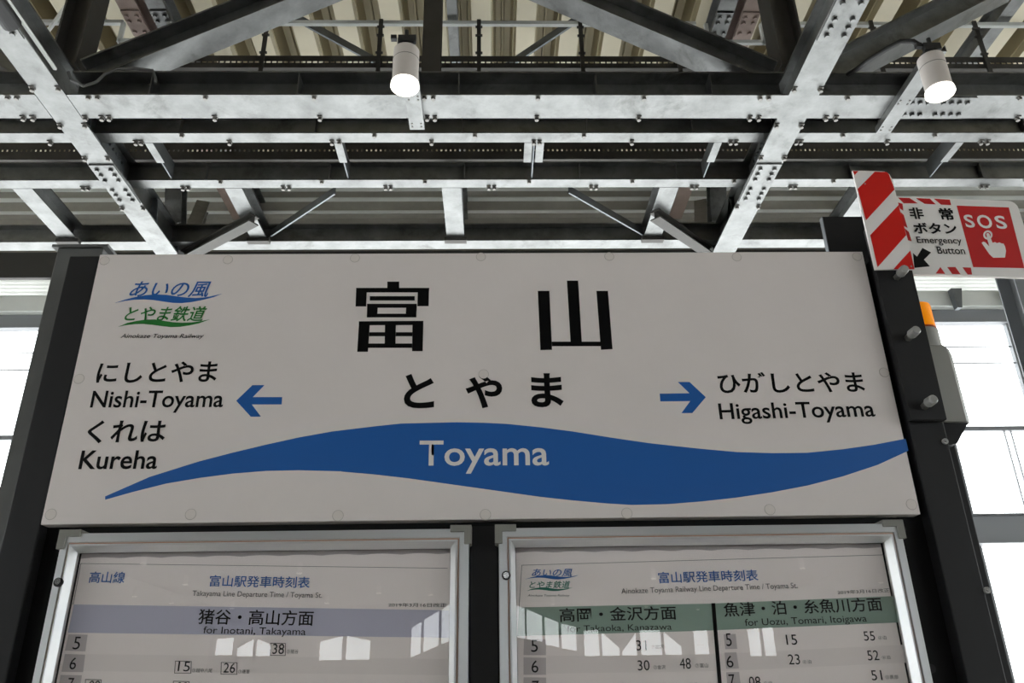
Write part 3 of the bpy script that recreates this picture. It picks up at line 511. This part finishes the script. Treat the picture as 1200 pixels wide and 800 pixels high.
# ------------------------------------------------------------------ spotlights
def spotlight(loc, label, arm, group=None):
    x, y, z = loc
    t = thing('spotlight', label, 'spotlight', loc, group)
    R = .0795
    MB().lathe([(R,.02),(R,.275),(R-.015,.287),(0,.287)], loc).build('lamp_body', M['lampbody'], t, smooth=True)
    MB().lathe([(R-.002,.195),(R+.0015,.197),(R+.0015,.201),(R-.002,.203)], loc).build('body_seam', M['corner'], t)
    MB().lathe([(R+.001,.02),(R+.006,.02),(R+.008,-.004),(R-.001,-.012),(R-.010,-.006),(R-.010,.012)], loc).build('rim', M['lamprim'], t, smooth=True)
    MB().lathe([(0,.008),(R-.03,.006),(R-.008,.010)], loc).build('lens', M['lamplens'], t, smooth=True)
    mb = MB(); mb.box(x-.045, x+.045, y-.035, y+.03, z+.287, z+.32); mb.box(x-.05, x+.06, y-.05, y-.02, z+.315, z+.365); mb.cyl((x, y-.035, z+.365), (x, y-.035, z+.41), .013, n=10)
    mb.box(x-.095, x-.06, y-.05, y-.02, z+.335, z+.365)
    mb.build('mounting_head', M['rubber'], t)
    if arm:
        ax, b, y1 = arm; y0 = y-.018
        mb = MB(); mb.box(ax-b/2, ax+b/2, y0, y1, 5.268, 5.276); mb.box(ax-b/2, ax-b/2+.006, y0, y1, 5.276, 5.318); mb.box(ax+b/2-.006, ax+b/2, y0, y1, 5.276, 5.318)
        mb.build('support_arm', M['galv'], t)
        for dy in (.03, .065, .31, .345):
            for e in (-.032, .032):
                MB().cyl((ax+e, y1-dy, 5.264), (ax+e, y1-dy, 5.268), .007, n=8).build('arm_bolt', M['bolt'], t)
    return t
spotlight((-.50, 1.464, 4.947), 'lit white cylinder spotlight near the upright truss post, above the first kanji', (-.505, .105, 2.27))
s2 = spotlight((2.818, 1.519, 4.947), 'lit white cylinder spotlight with a black cable loop, above the emergency sign', (2.875, .105, 2.31))
pts = [(2.77, 1.49, 5.29), (2.72, 1.49, 5.34), (2.66, 1.52, 5.37), (2.60, 1.60, 5.38), (2.54, 1.72, 5.40), (2.52, 1.85, 5.44), (2.52, 1.96, 5.50)]
MB().tube(pts, .017).build('cable', M['rubber'], s2, smooth=True)
for x, y in D['hall_lamps']:
    spotlight((x, y, 5.2), 'lit spotlight down the hall, seen mirrored in the poster cases', None, 'spotlights down the hall')

# ------------------------------------------------------------------ sign stand
st = thing('sign_stand', 'black steel stand carrying the station name board and both timetable cases', 'sign stand', (0, .1, 0))
MB().box(-1.402, -1.303, .0, .16, 0, 2.921).build('post', M['black'], st, bevel=.004)
MB().box(1.325, 1.436, -.004, .16, 0, 2.90).build('post', M['black'], st, bevel=.004)
MB().box(-1.548, -1.385, .165, .36, 0, 3.05).build('rear_post', M['greypost'], st, bevel=.004)
MB().box(-1.565, -1.365, .155, .37, 3.05, 3.060).build('post_cap', M['greypost'], st)
MB().box(1.42, 1.556, .165, .36, 0, 2.95).build('rear_post', M['black'], st, bevel=.004)
MB().box(-1.303, 1.325, .045, .10, 0.25, 2.915).build('backing_board', M['blackin'], st)
MB().box(-.047, .030, .0, .045, 0.25, 2.0).build('mullion', M['black'], st)
MB().box(1.236, 1.415, .105, .125, 2.60, 3.135).build('cable_box', M['blackin'], st)
MB().box(1.233, 1.236, .104, .126, 2.60, 3.135).build('cable_box_edge', M['galv_dull'], st)
for x, z in ((1.378, 2.242), (1.395, 1.797)):
    mb = MB(); mb.cyl((x+.045, -.012, z), (x+.045, -.004, z), .009, n=16); mb.cyl((x+.045, -.016, z), (x+.045, -.012, z), .004, n=6)
    mb.build('screw', M['knob'], st)
for x, z in ((1.255, 1.592), (1.255, 1.982), (-1.255, 1.97)):
    MB().cyl((x, .038, z), (x, .045, z), .012, n=16).build('screw', M['black'], st)

# ------------------------------------------------------------------ station name board
sg = thing('station_name_sign', 'wide off-white station name board with big black kanji and a blue wave', 'sign', (0, .02, 2.018))
MB().box(-1.302, 1.300, 0, .045, 2.019, 2.926).build('board', M['sign'], sg, bevel=.002)
wv = flat([D['wave']], 0, 'wave_band', M['blue'], sg); wv['label'] = 'blue wave band'
for k in ('arrow_l', 'arrow_r'): flat([D[k]], 0, 'direction_arrow', M['blue'], sg)
flat([D['logo_blue']], 0, 'logo_swoosh', M['blue'], sg); flat([D['logo_green']], 0, 'logo_swoosh', M['green'], sg)
for k in ('kanji1', 'kanji2'): flat(D[k], 0, 'lettering', M['ink'], sg)
for s in D['sign_text']: lettering(s, -.0012, sg)
for x, z in D['caps']:
    r = .0165
    mb = MB(); mb.cyl((x, -.0016, z), (x, .0, z), r-.0014, n=28)
    c = mb.build('screw_cap', M['cap'], sg, bevel=.0006)
    rg = MB(); n = 28
    for i in range(n):
        a0, a1 = 2*math.pi*i/n, 2*math.pi*(i+1)/n
        q = lambda rr, a: (x+rr*math.cos(a), -.0005, z+rr*math.sin(a))
        rg.add([q(r, a0), q(r, a1), q(r-.0017, a1), q(r-.0017, a0)], [(0,1,2,3)])
    rg.build('cap_groove', M['capring'], c)

# ------------------------------------------------------------------ timetable cases and posters
def case(label, x0, x1, gx0, gx1, zt, gz, lx, guards):
    t = thing('timetable_case', label, 'display case', ((x0+x1)/2, .0, 1.0)); zb = 1.02
    # moulded frame: a broad outer face, a groove, an inner lip
    def ring(o, i, ya, yi, zo, zi, bo, bi, name, m):
        mb = MB()
        A = [(o[0], ya, bo), (o[1], ya, bo), (o[1], ya, zo), (o[0], ya, zo)]; B = [(i[0], yi, bi), (i[1], yi, bi), (i[1], yi, zi), (i[0], yi, zi)]
        mb.add(A+B, [(0,1,5,4),(1,2,6,5),(2,3,7,6),(3,0,4,7)])
        return mb
    d = gx0-x0
    f = MB(); L = [(0, .03), (0, -.033), (.03, -.036), (.50, -.036), (.53, -.030), (.60, -.030), (.63, -.036), (.72, -.036), (1.0, -.008), (1.0, .005)]
    lv = []
    for e, y in L:
        a = x0+(gx0-x0)*e; b = x1-(x1-gx1)*e; top = zt-(zt-gz)*e; bot = zb+.045*e
        lv.append([(a, y, bot), (b, y, bot), (b, y, top), (a, y, top)])
    vs = [v for r in lv for v in r]; fs = []
    for k in range(len(lv)-1):
        for j in range(4): fs.append((k*4+j, k*4+(j+1)%4, (k+1)*4+(j+1)%4, (k+1)*4+j))
    f.add(vs, fs).build('frame', M['alu'], t)
    g = []
    for e in (.535, .595):
        a, b, top, bot = x0+(gx0-x0)*e, x1-(x1-gx1)*e, zt-(zt-gz)*e, zb+.045*e
        g += [(a, -.0305, bot), (b, -.0305, bot), (b, -.0305, top), (a, -.0305, top)]
    MB().add(g, [(j, (j+1)%4, 4+(j+1)%4, 4+j) for j in range(4)]).build('frame_seal', M['seal'], t)
    MB().box(gx0-.002, gx1+.002, .020, .042, zb+.04, gz+.002).build('back_panel', M['paperback'], t)
    MB().box(gx0-.003, gx1+.003, -.006, -.003, zb+.04, gz+.003).build('glazing', M['acrylic'], t)
    for cx, s in guards:
        MB().plate([(cx, zt+.010), (cx+s*.062, zt+.010), (cx+s*.062, zt-.010), (cx+s*.022, zt-.010), (cx+s*.022, zt-.045), (cx, zt-.045)], -.042, .02).build('corner_guard', M['corner'], t, bevel=.002)
    lk = MB().cyl((lx, -.042, 1.850 if lx < -1 else 1.852), (lx, -.034, 1.850 if lx < -1 else 1.852), .0125, n=24).build('lock', M['rubber'], t)
    MB().cyl((lx, -.045, 1.852), (lx, -.041, 1.852), .0085, n=24).build('lock_barrel', M['lock'], lk)
    return t
case('silver framed timetable case nearer the grey rear post', -1.214, -.050, -1.174, -.105, 1.986, 1.936, -1.196, ((-1.222, 1), (-.043, -1)))
case('silver framed timetable case nearer the emergency sign', .034, 1.214, .083, 1.169, 1.986, 1.936, .055, ((.024, 1), (1.222, -1)))
def poster(label, x0, x1, ztop, key):
    n = 60; pts = []
    for i in range(n+1):
        x = x0+(x1-x0)*i/n; pts.append((x, ztop - .004 + .004*abs(math.sin((x-x0)*math.pi/.115))))
    o = tag(MB().plate([(x0, 1.08), (x1, 1.08)]+pts[::-1], .0125, .019).build('timetable_poster', M['paper']), label, 'poster')
    Y = .0122
    flat([D[key+'_band']], Y, 'header_band', M['bandblue' if key == 'left' else 'bandgreen'], o, .0002)
    for p in D[key+'_rows']: flat([p], Y, 'row_band', M['row'], o, .0002)
    for p in D[key+'_tabs']: flat([p], Y-.0002, 'hour_tab', M['tab'], o, .0002)
    for p in D[key+'_lines']: flat([p], Y, 'border_line', M['inkgrey'], o, .0002)
    if key == 'left':
        for p in D['left_boxes']:
            mb = MB()
            c = (sum(q[0] for q in p)/4, sum(q[1] for q in p)/4)
            for i in range(4):
                a, b = p[i], p[(i+1)%4]; s = lambda q: (q[0]+(c[0]-q[0])*.07, q[1]+(c[1]-q[1])*.09)
                mb.plate([tuple(a), tuple(b), s(b), s(a)], Y-.0006, Y-.0003)
            mb.build('number_box', M['ink'], o)
    else:
        flat([D['right_divider']], Y-.0004, 'divider', M['ink'], o, .0002)
        flat([D['right_logo_blue']], Y, 'logo_swoosh', M['blue'], o, .0002); flat([D['right_logo_teal']], Y, 'logo_swoosh', M['teal'], o, .0002)
    for s in D[key+'_text']: lettering(s, Y-.0009, o)
poster('white departure timetable with a blue-grey header band', -1.172, -.107, 1.926, 'left')
poster('white departure timetable with green-grey header bands and a black divider', .085, 1.167, 1.926, 'right')

# ------------------------------------------------------------------ red striped plate and its bracket
br = thing('bracket_plate', 'dark flat bracket plate with three grey bolts at the sign edge', 'bracket', (1.37, -.03, 2.3))
MB().plate([(1.316, 2.304), (1.430, 2.304), (1.437, 2.85), (1.436, 3.0), (1.312, 3.0)], -.036, -.012).build('plate', M['black'], br, bevel=.002)
for x, z in ((1.383, 2.810), (1.372, 2.587), (1.373, 2.353)):
    b = MB().cyl((x-.006, -.055, z-.006), (x-.006, -.036, z-.006), .012, n=6).build('bolt', M['bolt'], br)
    mb = MB(); mb.cyl((x, -.085, z), (x, -.055, z), .0145, .0155, n=20); mb.cyl((x, -.090, z), (x, -.085, z), .011, .0145, n=20)
    mb.build('bolt_cap', M['knob'], b, smooth=True)
hz = thing('hazard_plate', 'upright plate with slanting red and white stripes above the sign corner', 'warning plate', (1.37, -.05, 2.83))
MB().plate([(1.303, 2.828), (1.437, 2.828), (1.437, 3.19), (1.431, 3.212), (1.415, 3.224), (1.303, 3.228)], -.050, -.042).build('plate', M['white'], hz)
for p in D['hazard_red']: flat([p], -.050, 'stripe', M['red'], hz)
for x, z in ((1.335, 3.17), (1.427, 2.838)): MB().cyl((x, -.0525, z), (x, -.0508, z), .0028, n=10).build('rivet', M['knob'], hz)

# ------------------------------------------------------------------ emergency button sign
EA = math.radians(4.0)
em = thing('emergency_sign', 'white and red emergency button sign with a pointing hand symbol', 'sign', (1.46, .02, 2.84), rotz=EA)
def efr(u, y, z): return (1.46+u*math.cos(EA)-(y)*math.sin(EA), .02+u*math.sin(EA)+y*math.cos(EA), z)
def eflat(polys, name, m, y=0.0, th=.0006, bevel=0):
    mb = MB()
    for p in polys: mb.plate([tuple(q) for q in p], y-th, y)
    mb.v = [efr(*v) for v in mb.v]
    return mb.build(name, m, em)
def rounded(x0, x1, z0, z1, r, n=6):
    out = []
    for cx, cz, a0 in ((x1-r, z0+r, -90), (x1-r, z1-r, 0)):
        out += [(cx+r*math.cos(math.radians(a0+90*i/n)), cz+r*math.sin(math.radians(a0+90*i/n))) for i in range(n+1)]
    return out+[(x0, z1), (x0, z0)]
eflat([rounded(-.018, .478, 2.848, 3.166, .03)], 'plate', M['white'], y=.012, th=.012)
eflat([D['em_red']], 'red_panel', M['darkred'])
for p in D['em_stripes']: eflat([p], 'stripe', M['darkred'])
eflat([D['em_arrow']], 'arrow', M['ink'])
eflat([D['em_hand']], 'hand_symbol', M['white'], y=-.0008)
o_, i_ = D['em_ring']; mb = MB(); n = len(o_)
for k in range(n): mb.plate([tuple(o_[k]), tuple(o_[(k+1)%n]), tuple(i_[(k+1)%n]), tuple(i_[k])], -.0014, -.0008)
mb.v = [efr(*v) for v in mb.v]; mb.build('button_ring', M['white'], em)
for s in D['em_text']: lettering(s, -.0016, em, frame=efr)
mb = MB().box(-.06, .0, .012, .03, 2.94, 3.12); mb.v = [efr(*v) for v in mb.v]; mb.build('mounting_bar', M['black'], em)

# ------------------------------------------------------------------ warning beacon
bc = thing('warning_beacon', 'grey alarm unit with an amber beacon behind the bracket plate', 'beacon', (1.50, .10, 2.32))
bx, by = 1.495, .10
MB().lathe([(0,0),(.048,0),(.048,.085),(.046,.094),(0,.098)], (bx, by, 2.665), 32).build('amber_lens', M['amber'], bc, smooth=True)
MB().lathe([(.0485,0),(.0505,.0),(.0505,.007),(.0485,.007)], (bx, by, 2.664), 32).build('lens_ring', M['amberdark'], bc)
MB().lathe([(0,-.07),(.052,-.07),(.052,-.004),(.049,0),(0,0)], (bx, by, 2.664), 32).build('beacon_base', M['housing'], bc, smooth=True)
hs = MB()
prof = [(-.055, -.055), (.045, -.055), (.068, -.032), (.068, .055), (-.055, .055)]
lv = []
for z, s in ((2.325, 1.0), (2.56, .98), (2.585, .93), (2.597, .80)):
    lv.append([(bx+a*s, by+b*s, z) for a, b in prof])
vs = [v for r in lv for v in r]; n = len(prof); fs = [(k*n+j, k*n+(j+1)%n, (k+1)*n+(j+1)%n, (k+1)*n+j) for k in range(3) for j in range(n)] + [tuple(range(n))[::-1], tuple(range(3*n, 4*n))]
hs.add(vs, fs).build('housing', M['housing'], bc, smooth=True)
MB().plate([(1.44, 2.324), (1.553, 2.324), (1.500, 2.255), (1.44, 2.245)], .06, .163).build('bracket', M['black'], bc)
